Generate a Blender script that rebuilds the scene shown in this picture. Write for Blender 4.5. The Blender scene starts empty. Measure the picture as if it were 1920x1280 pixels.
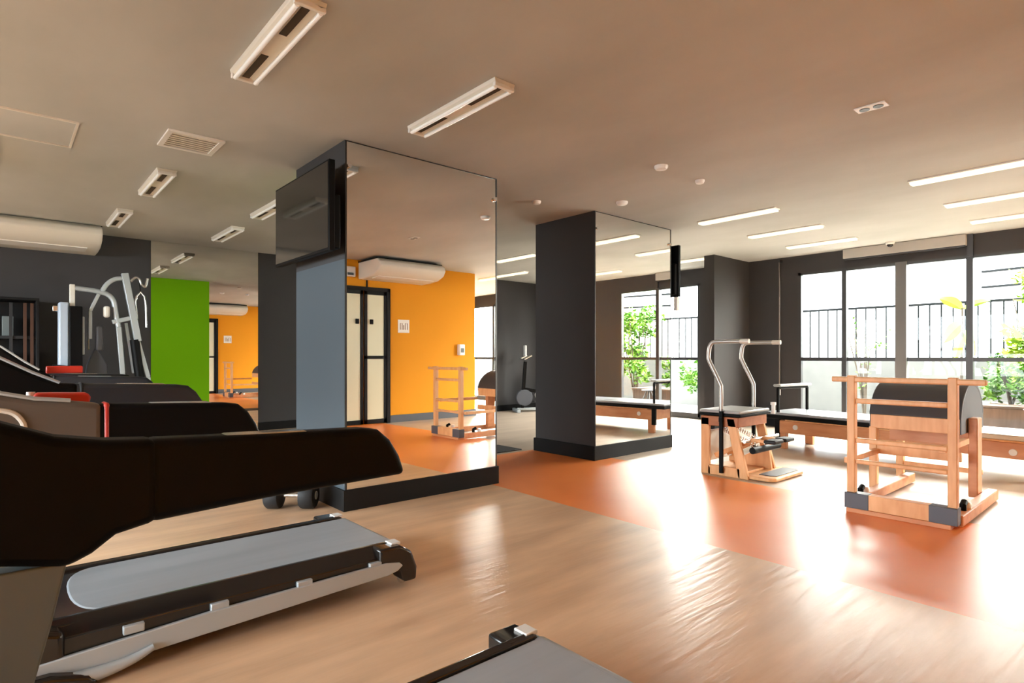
import bpy, bmesh, math, random
from mathutils import Vector, Matrix
S = bpy.context.scene
C = S.collection
PI = math.pi
H = 2.64

# ------------------------------------------------------------------ camera
cam = bpy.data.cameras.new('camera')
cam.sensor_width = 36.0
cam.lens = 1095.0 / 1920.0 * 36.0
cam.shift_y = (668 - 640) / 1920.0
cam.clip_start = 0.02
camo = bpy.data.objects.new('camera', cam)
C.objects.link(camo)
camo.location = (0, 0, 1.1)
camo.rotation_euler = (PI / 2, 0, math.atan2(.7524, .6587) - PI / 2)
S.camera = camo

# ------------------------------------------------------------------ view + world
S.view_settings.view_transform = 'Standard'
S.view_settings.look = 'None'
S.view_settings.gamma = 1
S.view_settings.use_curve_mapping = False
S.view_settings.exposure = 1.48
w = bpy.data.worlds.new('world')
S.world = w
w.use_nodes = True
bg = w.node_tree.nodes['Background']
# hazy sky: brightest on the garden side (+X), bluer and dimmer on the opposite side
_n = w.node_tree.nodes; _l = w.node_tree.links
_tc = _n.new('ShaderNodeTexCoord'); _sx = _n.new('ShaderNodeSeparateXYZ'); _mr = _n.new('ShaderNodeMapRange')
_mr.inputs['From Min'].default_value = -.35; _mr.inputs['From Max'].default_value = .45
_mr.inputs['To Min'].default_value = 0; _mr.inputs['To Max'].default_value = 1
_mc = _n.new('ShaderNodeMix'); _mc.data_type = 'RGBA'
_mc.inputs['A'].default_value = (7.6, 8.1, 8.7, 1)
_mc.inputs['B'].default_value = (26.0, 25.0, 23.3, 1)
_l.new(_tc.outputs['Generated'], _sx.inputs[0]); _l.new(_sx.outputs['X'], _mr.inputs['Value'])
_l.new(_mr.outputs[0], _mc.inputs['Factor']); _l.new(_mc.outputs['Result'], bg.inputs[0])
bg.inputs[1].default_value = 1.0
S.cycles.max_bounces = 12
S.cycles.diffuse_bounces = 6
S.cycles.glossy_bounces = 8
S.cycles.transparent_max_bounces = 16
S.cycles.caustics_reflective = False
S.cycles.caustics_refractive = False
S.cycles.sample_clamp_indirect = 30.0

# sky portals in the three glazed openings (they only guide the sampling of the sky)
def portal(name, y0, y1, x=9.34, ry=PI/2):
    l = bpy.data.lights.new(name, 'AREA'); l.shape = 'RECTANGLE'
    l.size = 2.35; l.size_y = abs(y1 - y0)
    l.cycles.is_portal = True
    o = bpy.data.objects.new(name, l); C.objects.link(o)
    o.location = (x, (y0 + y1) / 2, 1.22)
    o.rotation_euler = (0, ry, 0)
portal('sky_portal', .85, 3.85); portal('sky_portal', 5.52, 7.3); portal('sky_portal', -5.5, -1.3); portal('sky_portal', .3, 8.2, -3.75, -PI/2)

# ------------------------------------------------------------------ materials
def mat(name, col, rough=.5, metal=0., spec=.5, coat=0., emit=None, estr=0.):
    m = bpy.data.materials.new(name); m.use_nodes = True
    b = m.node_tree.nodes['Principled BSDF']
    b.inputs['Base Color'].default_value = (*col, 1)
    b.inputs['Roughness'].default_value = rough
    b.inputs['Metallic'].default_value = metal
    b.inputs['Specular IOR Level'].default_value = spec
    b.inputs['Coat Weight'].default_value = coat
    b.inputs['Coat Roughness'].default_value = .12
    if emit:
        b.inputs['Emission Color'].default_value = (*emit, 1)
        b.inputs['Emission Strength'].default_value = estr
    return m

def noisy(m, c1, c2, scale=(1, 1, 1), nscale=4, bump=0., bscale=None, detail=6, rr=None, lo=.35, hi=.65):
    nt = m.node_tree; N = nt.nodes; L = nt.links; b = N['Principled BSDF']
    tc = N.new('ShaderNodeTexCoord'); mp = N.new('ShaderNodeMapping')
    mp.inputs['Scale'].default_value = scale
    L.new(tc.outputs['Object'], mp.inputs['Vector'])
    n = N.new('ShaderNodeTexNoise'); n.inputs['Scale'].default_value = nscale; n.inputs['Detail'].default_value = detail
    L.new(mp.outputs[0], n.inputs['Vector'])
    cr = N.new('ShaderNodeValToRGB')
    cr.color_ramp.elements[0].position = lo; cr.color_ramp.elements[1].position = hi
    cr.color_ramp.elements[0].color = (*c1, 1); cr.color_ramp.elements[1].color = (*c2, 1)
    L.new(n.outputs['Fac'], cr.inputs[0]); L.new(cr.outputs[0], b.inputs['Base Color'])
    if bump:
        n2 = n
        if bscale:
            mp2 = N.new('ShaderNodeMapping'); mp2.inputs['Scale'].default_value = bscale
            L.new(tc.outputs['Object'], mp2.inputs['Vector'])
            n2 = N.new('ShaderNodeTexNoise'); n2.inputs['Scale'].default_value = 1; n2.inputs['Detail'].default_value = 3
            L.new(mp2.outputs[0], n2.inputs['Vector'])
        bp = N.new('ShaderNodeBump'); bp.inputs['Strength'].default_value = bump; bp.inputs['Distance'].default_value = .02
        L.new(n2.outputs['Fac'], bp.inputs['Height']); L.new(bp.outputs[0], b.inputs['Normal'])
    return m

M = {}
M['ceiling'] = noisy(mat('ceiling_plaster', (.66, .62, .56), .9, spec=.1), (.455, .46, .44), (.54, .545, .525), (1, .5, 1), 1.2)
M['tan'] = noisy(mat('tan_laminate', (.5, .35, .23), .33, spec=.5), (.60, .375, .225), (.80, .53, .325), (.7, 3.2, 1), 1.6, bump=.16, bscale=(3.5, 26, 1), detail=8)
M['orange_floor'] = noisy(mat('orange_vinyl', (.7, .25, .08), .34, spec=.6), (.90, .25, .06), (.95, .30, .08), (1, 1, 1), 1.2)
M['grey_floor'] = noisy(mat('greige_laminate', (.4, .33, .27), .34, spec=.5), (.42, .33, .26), (.52, .42, .33), (.7, 3, 1), 1.6, bump=.03)
M['dark_wall'] = noisy(mat('charcoal_paint', (.05, .047, .048), .6, spec=.3), (.040, .038, .039), (.047, .044, .044), (1, 1, 1), .8)
M['black_base'] = mat('black_baseboard', (.006, .0055, .0055), .55, spec=.2)
M['blue_lower'] = mat('blue_grey_lower_face', (.065, .082, .096), .5, spec=.3)  # blue-grey tone of the near pillar's lower left face
M['green'] = mat('green_paint', (.30, .80, .006), .7, spec=.2)
M['orange'] = mat('orange_paint', (.76, .30, .012), .7, spec=.2)
M['mirror'] = mat('mirror_silver', (.93, .93, .91), 0.0, metal=1.)
M['mirror_edge'] = mat('mirror_edge', (.02, .02, .02), .4)
M['frame'] = mat('anodised_dark_frame', (.03, .03, .032), .4, spec=.5)
M['frame_wide'] = mat('grey_frame', (.12, .12, .12), .45)
M['blind'] = mat('roller_blind_cloth', (.42, .41, .39), .8)
M['white'] = mat('white_plastic', (.80, .79, .76), .4)
M['cream'] = mat('cream_plastic', (.72, .68, .60), .4)
M['cream_glass'] = mat('frosted_cream_panel', (.72, .70, .50), .35)
M['tube'] = mat('lamp_tube', (.85, .85, .82), .3, emit=(1, 1, .96), estr=.04)  # faint glow added so the unlit tubes read bright
M['led'] = mat('led_diffuser', (.6, .5, .35), .4, emit=(1, .80, .48), estr=.66)
M['black'] = mat('black_plastic', (.003, .0027, .0027), .5, spec=.12)
M['black_gloss'] = mat('glossy_black_plastic', (.014, .012, .011), .14, spec=.6)
M['black_rubber'] = mat('black_rubber', (.02, .02, .021), .6, spec=.3)
M['arm_pad'] = mat('charcoal_rubber_grip', (.0035, .0035, .004), .5, spec=.12)
M['arm_daylit'] = mat('daylit_rubber_grip', (.018, .021, .027), .45, spec=.4)  # same grip rubber with cool daylight sheen put into the colour
M['taupe'] = mat('taupe_plastic', (.12, .10, .085), .45)
M['panel_grey'] = mat('grey_mast_paint', (.12, .145, .145), .5)
M['belt'] = noisy(mat('grey_running_belt', (.24, .25, .26), .5, spec=.4), (.30, .33, .36), (.35, .38, .41), (.4, 5, 1), 2.0)
M['silver'] = mat('silver_paint', (.45, .49, .51), .38, metal=.3)
M['chrome'] = mat('chrome', (.72, .71, .68), .22, metal=.9)
M['steel_tube'] = mat('satin_steel_tube', (.42, .40, .37), .35, metal=.5)
M['red'] = mat('red_plastic', (.62, .035, .02), .35)
M['screen'] = mat('dark_screen_glass', (.012, .012, .012), .06, spec=.8)
M['wood'] = noisy(mat('beech_wood', (.7, .38, .18), .42, spec=.4), (.66, .32, .13), (.80, .45, .215), (6, 6, 1.2), 3, lo=.3, hi=.7)
M['wood_red'] = noisy(mat('stained_wood', (.5, .2, .09), .42), (.54, .21, .085), (.64, .29, .13), (5, 1.2, 5), 3)
M['dark_wood'] = mat('dark_brown_wood', (.06, .025, .013), .45)
M['seat_wood'] = noisy(mat('rust_stained_wood', (.4, .13, .05), .45), (.34, .11, .04), (.42, .15, .055), (5, 1, 5), 3)
M['upholstery'] = mat('charcoal_vinyl', (.055, .052, .055), .5, spec=.4)
M['mat_top'] = mat('bed_vinyl', (.34, .36, .39), .22, spec=.6)
M['grey_pad'] = mat('grey_vinyl', (.36, .36, .35), .35, spec=.5)
M['grey_cap'] = mat('slate_grey_paint', (.075, .08, .095), .5)
M['light_blue'] = mat('pale_blue_shroud', (.42, .50, .60), .4)
M['outside_floor'] = mat('terrace_tile', (.30, .29, .275), .6)
M['dim_ground'] = mat('unseen_dim_ground', (.035, .036, .038), .8)  # dark tone chosen to cut bounce from the unseen left ground
M['outside_wall'] = noisy(mat('rendered_garden_wall', (.22, .21, .19), .9), (.11, .108, .10), (.135, .132, .12), nscale=2)
M['rail'] = mat('painted_railing', (.005, .006, .006), .7, spec=.1)
M['leaf'] = noisy(mat('leaf_green', (.15, .35, .04), .6, spec=.2), (.035, .12, .010), (.13, .28, .025), nscale=3, lo=.4, hi=.6)
M['leaf_pale'] = noisy(mat('leaf_pale', (.3, .5, .06), .6, spec=.2), (.12, .26, .025), (.30, .36, .03), nscale=3)
M['bark'] = mat('bark', (.06, .045, .03), .9)
M['deck'] = noisy(mat('weathered_timber', (.2, .13, .09), .7), (.10, .065, .045), (.14, .09, .065), (1, 6, 1), 3)
M['building'] = mat('white_render', (.6, .6, .6), .8)
M['paper'] = mat('printed_notice', (.82, .78, .72), .5)
M['ink'] = mat('brown_ink', (.30, .17, .10), .6)

gl = bpy.data.materials.new('window_glass'); gl.use_nodes = True
nt = gl.node_tree; nt.nodes.clear()
o_ = nt.nodes.new('ShaderNodeOutputMaterial'); mx = nt.nodes.new('ShaderNodeMixShader')
tr = nt.nodes.new('ShaderNodeBsdfTransparent'); gs = nt.nodes.new('ShaderNodeBsdfGlossy'); fr = nt.nodes.new('ShaderNodeFresnel')
tr.inputs[0].default_value = (.96, .98, .97, 1); gs.inputs['Roughness'].default_value = 0.0; fr.inputs[0].default_value = 1.45
ge = nt.nodes.new('ShaderNodeNewGeometry'); im = nt.nodes.new('ShaderNodeMath'); im.operation = 'SUBTRACT'; im.inputs[0].default_value = 1.0
mu = nt.nodes.new('ShaderNodeMath'); mu.operation = 'MULTIPLY'   # reflection on the outer faces only, so no false total reflection inside the pane
nt.links.new(ge.outputs['Backfacing'], im.inputs[1]); nt.links.new(im.outputs[0], mu.inputs[0]); nt.links.new(fr.outputs[0], mu.inputs[1])
nt.links.new(mu.outputs[0], mx.inputs[0]); nt.links.new(tr.outputs[0], mx.inputs[1]); nt.links.new(gs.outputs[0], mx.inputs[2]); nt.links.new(mx.outputs[0], o_.inputs[0])
M['glass'] = gl

# ------------------------------------------------------------------ mesh helpers
class G:
    def __init__(s): s.bm = bmesh.new()
    def box(s, x0, x1, y0, y1, z0, z1, rot=None, mi=0):
        c = Vector(((x0+x1)/2, (y0+y1)/2, (z0+z1)/2)); d = ((x1-x0)/2, (y1-y0)/2, (z1-z0)/2)
        vs = []
        for sx in (-1, 1):
            for sy in (-1, 1):
                for sz in (-1, 1):
                    p = Vector((sx*d[0], sy*d[1], sz*d[2]))
                    if rot: p = rot @ p
                    vs.append(s.bm.verts.new(c + p))
        for f in ((0,1,3,2),(4,6,7,5),(0,4,5,1),(2,3,7,6),(0,2,6,4),(1,5,7,3)):
            s.bm.faces.new([vs[i] for i in f]).material_index = mi
        return s
    def bar(s, a, b, w_, h_, up=(0, 0, 1)):
        a, b = Vector(a), Vector(b); t = (b-a).normalized(); u = Vector(up)
        sd = t.cross(u)
        if sd.length < 1e-4: sd = t.cross(Vector((1, 0, 0)))
        sd.normalize(); u = sd.cross(t)
        A = [a+sd*i*w_/2+u*j*h_/2 for i, j in ((-1,-1),(1,-1),(1,1),(-1,1))]
        B = [p+(b-a) for p in A]
        va = [s.bm.verts.new(p) for p in A]; vb = [s.bm.verts.new(p) for p in B]
        s.bm.faces.new(va[::-1]); s.bm.faces.new(vb)
        for i in range(4): s.bm.faces.new((va[i], va[(i+1) % 4], vb[(i+1) % 4], vb[i]))
        return s
    def tube(s, pts, r, n=10, flat=1.0):
        pts = [Vector(p) for p in pts]; rings = []
        rs = r if isinstance(r, (list, tuple)) else [r]*len(pts)
        ref = None
        for i, p in enumerate(pts):
            t = (pts[min(i+1, len(pts)-1)] - pts[max(i-1, 0)]).normalized()
            if ref is None: ref = Vector((0, 0, 1)) if abs(t.z) < .9 else Vector((0, 1, 0))
            a = t.cross(ref).normalized(); b = a.cross(t).normalized(); ref = b
            rings.append([s.bm.verts.new(p + a*math.cos(2*PI*k/n)*rs[i] + b*math.sin(2*PI*k/n)*rs[i]*flat) for k in range(n)])
        for i in range(len(rings)-1):
            for k in range(n): s.bm.faces.new((rings[i][k], rings[i][(k+1) % n], rings[i+1][(k+1) % n], rings[i+1][k]))
        s.bm.faces.new(rings[0][::-1]); s.bm.faces.new(rings[-1])
        return s
    def prism(s, poly, axis, a, b):
        # poly in the two other axes: 'y' -> (x,z), 'x' -> (y,z), 'z' -> (x,y)
        def P(p, t):
            return {'y': (p[0], t, p[1]), 'x': (t, p[0], p[1]), 'z': (p[0], p[1], t)}[axis]
        va = [s.bm.verts.new(P(p, a)) for p in poly]; vb = [s.bm.verts.new(P(p, b)) for p in poly]
        s.bm.faces.new(va[::-1]); s.bm.faces.new(vb); n = len(poly)
        for i in range(n): s.bm.faces.new((va[i], va[(i+1) % n], vb[(i+1) % n], vb[i]))
        return s
    def lathe(s, prof, c, axis='z', n=24):
        rings = []
        for r, t in prof:
            ring = []
            for k in range(n):
                a = 2*PI*k/n; u, v = r*math.cos(a), r*math.sin(a)
                q = {'z': (u, v, t), 'x': (t, u, v), 'y': (u, t, v)}[axis]
                ring.append(s.bm.verts.new(Vector(c)+Vector(q)))
            rings.append(ring)
        for i in range(len(rings)-1):
            for k in range(n): s.bm.faces.new((rings[i][k], rings[i][(k+1) % n], rings[i+1][(k+1) % n], rings[i+1][k]))
        s.bm.faces.new(rings[0][::-1]); s.bm.faces.new(rings[-1])
        return s
    def build(s, name, m, parent=None, bev=0, smooth=False, seg=2, loc=None):
        bmesh.ops.recalc_face_normals(s.bm, faces=s.bm.faces)
        me = bpy.data.meshes.new(name)
        if loc is not None: bmesh.ops.translate(s.bm, verts=s.bm.verts, vec=-Vector(loc))
        s.bm.to_mesh(me); s.bm.free()
        for q in (m if isinstance(m, (list, tuple)) else [m]): me.materials.append(q)
        o = bpy.data.objects.new(name, me); C.objects.link(o)
        if loc is not None: o.location = loc
        if parent: o.parent = parent
        if bev:
            md = o.modifiers.new('bevel', 'BEVEL'); md.width = bev; md.segments = seg; md.limit_method = 'ANGLE'; md.angle_limit = math.radians(35)
        if smooth or bev:
            try: me.shade_smooth()
            except Exception: pass
            bmesh_auto(me)
        return o

def bmesh_auto(me):
    try: me.set_sharp_from_angle(angle=math.radians(38))
    except Exception: pass

def thing(name, label, cat, loc=(0, 0, 0), rotz=0, group=None):
    o = bpy.data.objects.new(name, None); C.objects.link(o); o.empty_display_size = .1
    o.location = loc; o.rotation_euler = (0, 0, rotz)
    return tag(o, label, cat, group)
def tag(o, label, cat, group=None):
    o['label'] = label; o['category'] = cat
    if group: o['group'] = group
    return o
def struct(o, label=None):
    o['kind'] = 'structure'
    if label: o['label'] = label
    return o
def arc(cx, cy, r, a0, a1, n=8):
    return [(cx+r*math.cos(math.radians(a0+(a1-a0)*i/n)), cy+r*math.sin(math.radians(a0+(a1-a0)*i/n))) for i in range(n+1)]
def smooth_path(pts, n=5):
    # rounded corners through Catmull-Rom
    P = [Vector(p) for p in pts]; out = []
    for i in range(len(P)-1):
        p0, p1, p2, p3 = P[max(i-1, 0)], P[i], P[i+1], P[min(i+2, len(P)-1)]
        for k in range(n):
            t = k/n
            out.append(.5*((2*p1)+(-p0+p2)*t+(2*p0-5*p1+4*p2-p3)*t*t+(-p0+3*p1-3*p2+p3)*t**3))
    out.append(P[-1]); return out

# ------------------------------------------------------------------ room shell
g = G(); bm = g.bm
def quad(pts, mi):
    f = bm.faces.new([bm.verts.new((x, y, 0)) for x, y in pts]); f.material_index = mi
xa = lambda y: 3.12 + .03*(y-2); xb = lambda y: 4.88 + .05*(y-2)
quad([(-3.6, -6.1), (xa(-6.1), -6.1), (xa(9.1), 9.1), (-3.6, 9.1)], 0)
quad([(xa(-6.1), -6.1), (xb(-6.1), -6.1), (xb(5.02), 5.02), (xa(5.02), 5.02)], 1)
quad([(xa(5.02), 5.02), (xb(5.02), 5.02), (xb(9.1), 9.1), (xa(9.1), 9.1)], 2)
quad([(xb(-6.1), -6.1), (9.3, -6.1), (9.3, 9.1), (xb(9.1), 9.1)], 2)
r = bmesh.ops.extrude_face_region(bm, geom=list(bm.faces))
bmesh.ops.translate(bm, verts=[v for v in r['geom'] if isinstance(v, bmesh.types.BMVert)], vec=(0, 0, -.08))
struct(g.build('floor', [M['tan'], M['orange_floor'], M['grey_floor']]))
struct(G().box(-3.6, 9.35, -6.1, 9.1, H, H+.15).build('ceiling', M['ceiling']))
struct(G().box(-3.7, 9.35, 9.0, 9.15, 0, H).build('wall_far', M['dark_wall']))
g = G(); g.box(-3.7, -3.55, -.98, .3, 0, H); g.box(-3.7, -3.55, 8.2, 9.0, 0, H); g.box(-3.7, -3.55, .3, 8.2, 2.40, H); g.box(-3.7, -3.55, .3, 8.2, 0, .03)
struct(g.build('wall_left', M['dark_wall']))
g = G().box(-3.55, 6.65, -1.0, -.85, 0, H); g.box(6.5, 6.65, -6.0, -1.0, 0, H)
struct(g.build('wall_near', M['orange']))
struct(G().box(6.5, 9.35, -6.15, -6.0, 0, H).build('wall_back', M['dark_wall']))
# window wall: solid stretches and header
g = G()
for y0, y1 in ((-6.0, -5.5), (-1.3, .85), (3.85, 5.52), (7.3, 9.0)): g.box(9.2, 9.32, y0, y1, 0, H)
for y0, y1 in ((-5.5, -1.3), (.85, 3.85), (5.52, 7.3)):
    g.box(9.2, 9.32, y0, y1, 2.38, H); g.box(9.2, 9.32, y0, y1, 0, .03)
struct(g.build('wall_right', M['dark_wall']))
# projecting nib beside the window
struct(G().box(8.12, 9.2, 4.63, 4.80, 0, H).build('wall_nib_right', M['dark_wall']))

def window(n, y0, y1, mull, label, X0=9.20):
    g = G(); X1 = X0+.07
    g.box(X0, X1, y0, y0+.045, .03, 2.38); g.box(X0, X1, y1-.045, y1, .03, 2.38)
    g.box(X0, X1, y0, y1, .03, .10); g.box(X0, X1, y0, y1, 2.34, 2.40 if X0 < 0 else 2.38)
    for y, wd in mull: g.box(X0-.02, X1, y-wd/2, y+wd/2, .03, 2.38)
    g.box(X0+.005, X1-.005, y0, y1, 1.035, 1.085)
    fr_ = struct(g.build('window_%d' % n, M['frame']), label)
    ys = [y0] + sorted(m[0] for m in mull) + [y1]
    for a, b in zip(ys[:-1], ys[1:]):
        G().box(X0+.032, X0+.038, a+.02, b-.02, .06, 2.37).build('window_pane', M['glass'], fr_)
    return fr_
w1 = window(1, .85, 3.85, [(3.196, .06), (1.74, .07)], 'large black-framed window of four tall panes')
G().box(9.17, 9.28, 2.42, 2.55, .03, 2.38).build('wide_mullion', M['frame_wide'], w1)
window(2, 5.52, 7.3, [(6.4, .06)], 'black-framed window beyond the projecting wall')
window(3, -5.5, -1.3, [(-2.3, .07), (-3.4, .06), (-4.5, .06)], 'black-framed window seen in the mirror')
window(4, .3, 8.2, [(1.9, .07), (3.5, .07), (5.1, .07), (6.7, .07)], 'unseen black-framed windows added opposite the treadmills for daylight', X0=-3.66)  # unseen window wall added to brighten the left of the room
# header divider rising to the ceiling
struct(G().box(9.16, 9.2, 1.70, 1.76, 2.36, H).build('trim_1', M['frame']))

# pillars
g = G()
def pbox(x0, x1, y0, y1, z0, z1, left, front, back, right):
    v = {}
    for i, x in enumerate((x0, x1)):
        for j, y in enumerate((y0, y1)):
            for k, z in enumerate((z0, z1)): v[i, j, k] = g.bm.verts.new((x, y, z))
    def f(a, mi): g.bm.faces.new([v[q] for q in a]).material_index = mi
    f([(0,0,0),(0,0,1),(0,1,1),(0,1,0)], left); f([(1,0,0),(1,1,0),(1,1,1),(1,0,1)], right)
    f([(0,0,0),(1,0,0),(1,0,1),(0,0,1)], front); f([(0,1,0),(0,1,1),(1,1,1),(1,1,0)], back)
    f([(0,0,0),(0,1,0),(1,1,0),(1,0,0)], 0); f([(0,0,1),(1,0,1),(1,1,1),(0,1,1)], 0)
pbox(1.84, 3.235, 3.905, 4.81, 0, 1.795, 1, 0, 2, 0)
pbox(1.84, 3.235, 3.905, 4.81, 1.795, H, 0, 0, 2, 0)
struct(g.build('wall_pillar_near', [M['dark_wall'], M['blue_lower'], M['green']]))
struct(G().box(4.72, 6.12, 4.07, 4.97, 0, H).build('wall_pillar_middle', M['dark_wall']))
def skirting(name, x0, x1, y0, y1, h=.15, t=.018):
    g = G(); g.box(x0-t, x1+t, y0-t, y0, 0, h); g.box(x0-t, x0, y0, y1, 0, h); g.box(x1, x1+t, y0, y1, 0, h); g.box(x0-t, x1+t, y1, y1+t, 0, h)
    struct(g.build(name, M['black_base'], bev=.003))
skirting('baseboard_pillar_near', 1.84, 3.235, 3.905, 4.81)
skirting('baseboard_pillar_middle', 4.72, 6.12, 4.07, 4.97)
struct(G().box(-3.5, 1.5, 8.98, 9.0, 0, .12).build('baseboard_far', M['black_base']))
struct(G().box(2.87, 9.2, 8.98, 9.0, 0, .12).build('baseboard_far_right', M['black_base']))
g = G(); g.box(4.86, 6.67, -.85, -.83, 0, .12); g.box(-3.5, 3.86, -.85, -.83, 0, .12); g.box(6.65, 6.67, -6, -.85, 0, .12)
struct(g.build('baseboard_near', M['grey_cap']))
struct(G().box(8.10, 8.12, 4.61, 4.82, 0, .12).box(8.12, 9.2, 4.61, 4.63, 0, .12).box(9.18, 9.2, 3.85, 4.61, 0, .12).box(9.18, 9.2, -1.3, .85, 0, .12).build('baseboard_right', M['black_base']))

# mirrors
def mirror(label, x0, x1, y, z0, z1, clips=True, strip=True):
    t = thing('wall_mirror', label, 'mirror', ((x0+x1)/2, y, z0))
    cx_ = (x0+x1)/2
    G().box(x0-cx_, x1-cx_, -.006, 0, 0, z1-z0).build('mirror_glass', M['mirror'], t)
    g = G()
    if strip:
        for x in (x0, x1): g.box(x-cx_-.006, x-cx_+.006, -.009, .004, 0, z1-z0)
        g.box(x0-cx_, x1-cx_, -.008, .004, z1-z0-.006, z1-z0)
        g.build('mirror_edge', M['mirror_edge'], t)
    if clips:
        for x in (x0+.02, x1-.02):
            G().lathe([(.016, -.03), (.016, -.012), (.008, -.012), (.008, -.006)], (x-cx_, 0, z1-z0-.18), 'y', 14).build('mirror_clip', M['chrome'], t, smooth=True)
    return t
mirror('tall mirror facing left-front on the nearer pillar, reflecting the orange wall', 1.845, 3.23, 3.905, .152, H-.004)
mirror('tall mirror on the farther pillar reflecting the window and low bed', 4.725, 6.115, 4.07, .152, H-.004)
mirror('far mirror reflecting a green surface and the orange wall', 1.5, 2.87, 8.998, .02, H-.002, clips=False, strip=False)
# door in the orange wall
g = G()
g.box(3.86, 3.91, -.87, -.81, 0, 2.22); g.box(4.80, 4.86, -.87, -.81, 0, 2.22); g.box(3.86, 4.86, -.87, -.81, 2.16, 2.22)
d1 = struct(g.build('door_1', M['black_base'], bev=.003), 'black-framed double door with frosted cream panels')
for x0, x1, rail in ((3.91, 4.38, False), (4.40, 4.80, True)):
    g = G(); g.box(x0, x0+.05, -.855, -.825, .01, 2.16); g.box(x1-.05, x1, -.855, -.825, .01, 2.16); g.box(x0, x1, -.855, -.825, .01, .08); g.box(x0, x1, -.855, -.825, 2.1, 2.16)
    if rail: g.box(x0, x1, -.855, -.825, 1.06, 1.11)
    lf = g.build('door_leaf', M['black_base'], d1)
    G().box(x0+.05, x1-.05, -.847, -.837, .08, 2.1).build('door_panel', M['cream_glass'], lf)
    xx = x1-.11 if not rail else x0+.12
    G().box(xx-.025, xx+.025, -.837, -.80, 1.62, 1.70).build('door_handle', M['black'], lf, bev=.005)
struct(G().box(4.44, 4.46, -.85, -.835, 2.22, H).build('trim_2', M['black_base']))

# ------------------------------------------------------------------ ceiling things
def led(x, y0, y1, label, first=None):
    t = thing('linear_ceiling_light', label, 'ceiling light', (x, (y0+y1)/2, H), 0, 'glowing linear ceiling lights')
    l = (y1-y0)/2
    G().box(-.062, .062, -l-.01, l+.01, -.012, 0).build('frame', M['white'], t, bev=.002)
    G().box(-.052, .052, -l, l, -.032, -.012).build('diffuser', M['led'], t, bev=.003)
    return t
rows = [(6.05, 'first'), (7.22, 'middle'), (8.32, 'last')]
words = {0: 'nearest the room middle', 1: 'in the middle row', 2: 'closest to the windows'}
for j, (x, _) in enumerate(rows):
    led(x, 2.75, 3.62, 'ceiling strip light right of the farther pillar, %s' % words[j])
    led(x, .72, 1.56, 'ceiling strip light at the right edge, %s' % words[j])
for j, x in ((1, 7.22), (2, 8.32)):
    led(x, -1.4, -.55, 'glowing ceiling strip by the far window beyond the orange wall, %s' % words[j])

for x, y0, y1, lb in ((6.05, 4.75, 5.6, 'glowing ceiling strip behind the farther pillar, nearest the room middle'), (7.2, 4.75, 5.6, 'glowing ceiling strip behind the farther pillar, in the middle row'),
                      (8.25, 4.75, 5.6, 'glowing ceiling strip just right of the farther pillar top, before the recess'), (6.03, 6.38, 7.25, 'glowing ceiling strip seen in the gap between the pillars, nearer one'),
                      (7.15, 7.78, 8.66, 'glowing ceiling strip seen in the gap between the pillars, farther one')):
    led(x, y0, y1, lb)

def fixture(x, y0, y1, label):
    yc = (y0+y1)/2; l = (y1-y0)/2
    t = thing('fluorescent_fixture', label, 'ceiling light', (x, yc, H), 0, 'unlit white fluorescent fixtures')
    prof = [(-.075, 0), (.075, 0), (.07, -.02), (.045, -.035), (.028, -.025), (-.028, -.025), (-.045, -.035), (-.07, -.02)]
    G().prism(prof, 'y', -l, l).build('housing', M['cream'], t, bev=.003)
    for s in (-1, 1):
        G().tube([(s*.052, -l+.02, -.043), (s*.052, l-.02, -.043)], .011, 12).build('lamp_tube', M['tube'], t, smooth=True)
        G().box(-.018, .018, s*l*.62-.16, s*l*.62+.16, -.0275, -.024).build('slot', M['bark'], t)
        G().box(-.07, .07, s*l-.012*s-.012, s*l-.012*s+.012, -.045, -.02).build('end_cap', M['white'], t, bev=.004)
    return t
fixture(1.0, 2.45, 3.36, 'white fluorescent fixture at the top edge, largest of the unlit ones')
fixture(2.12, 2.48, 3.40, 'white fluorescent fixture on the ceiling in front of the nearer pillar')
fixture(1.03, 5.48, 6.36, 'small white fluorescent fixture beyond the square ceiling vent')
fixture(.98, 7.25, 8.12, 'small white fluorescent fixture near the end of the air conditioner')
fixture(2.12, 7.35, 8.25, 'small white fluorescent fixture before the far mirror')
fixture(2.10, 5.80, 6.62, 'white fluorescent fixture partly hidden behind the wall television')
fixture(-.10, 5.44, 6.2, 'white fluorescent fixture cut off at the left edge')

t = thing('ceiling_vent', 'square white air vent in the ceiling left of the nearer pillar', 'vent', (1.03, 4.68, H))
g = G()
for a in ((-.18, .18, -.19, -.155), (-.18, .18, .155, .19), (-.18, -.145, -.155, .155), (.145, .18, -.155, .155)): g.box(*a, -.014, 0)
g.build('frame', M['white'], t, bev=.002)
G().box(-.145, .145, -.155, .155, -.003, 0).build('backing', M['taupe'], t)
for k in range(7):
    G().box(-.145, .145, -.012, .012, -.003, .001, ).build('slat', M['cream'], t).location = (0, -.13+.043*k, -.006)
t = thing('access_hatch', 'flush painted access hatch in the ceiling at far left', 'hatch', (.07, 5.07, H))
G().box(-.31, .31, -.28, .28, -.004, 0).build('panel', M['ceiling'], t)
g = G()
for a in ((-.32, .32, -.30, -.285), (-.32, .32, .285, .30), (-.32, -.305, -.285, .285), (.305, .32, -.285, .285)): g.box(*a, -.010, 0)
g.build('frame', M['cream'], t)
t = thing('recessed_twin_spot', 'white rectangular ceiling plate with two small spots', 'ceiling light', (4.04, 1.25, H))
G().box(-.045, .045, -.085, .085, -.008, 0).build('plate', M['white'], t, bev=.002)
for s in (-1, 1):
    G().lathe([(.028, -.012), (.028, -.008), (.012, -.008)], (0, s*.038, 0), n=18).build('spot', M['panel_grey'], t, smooth=True)
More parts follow.
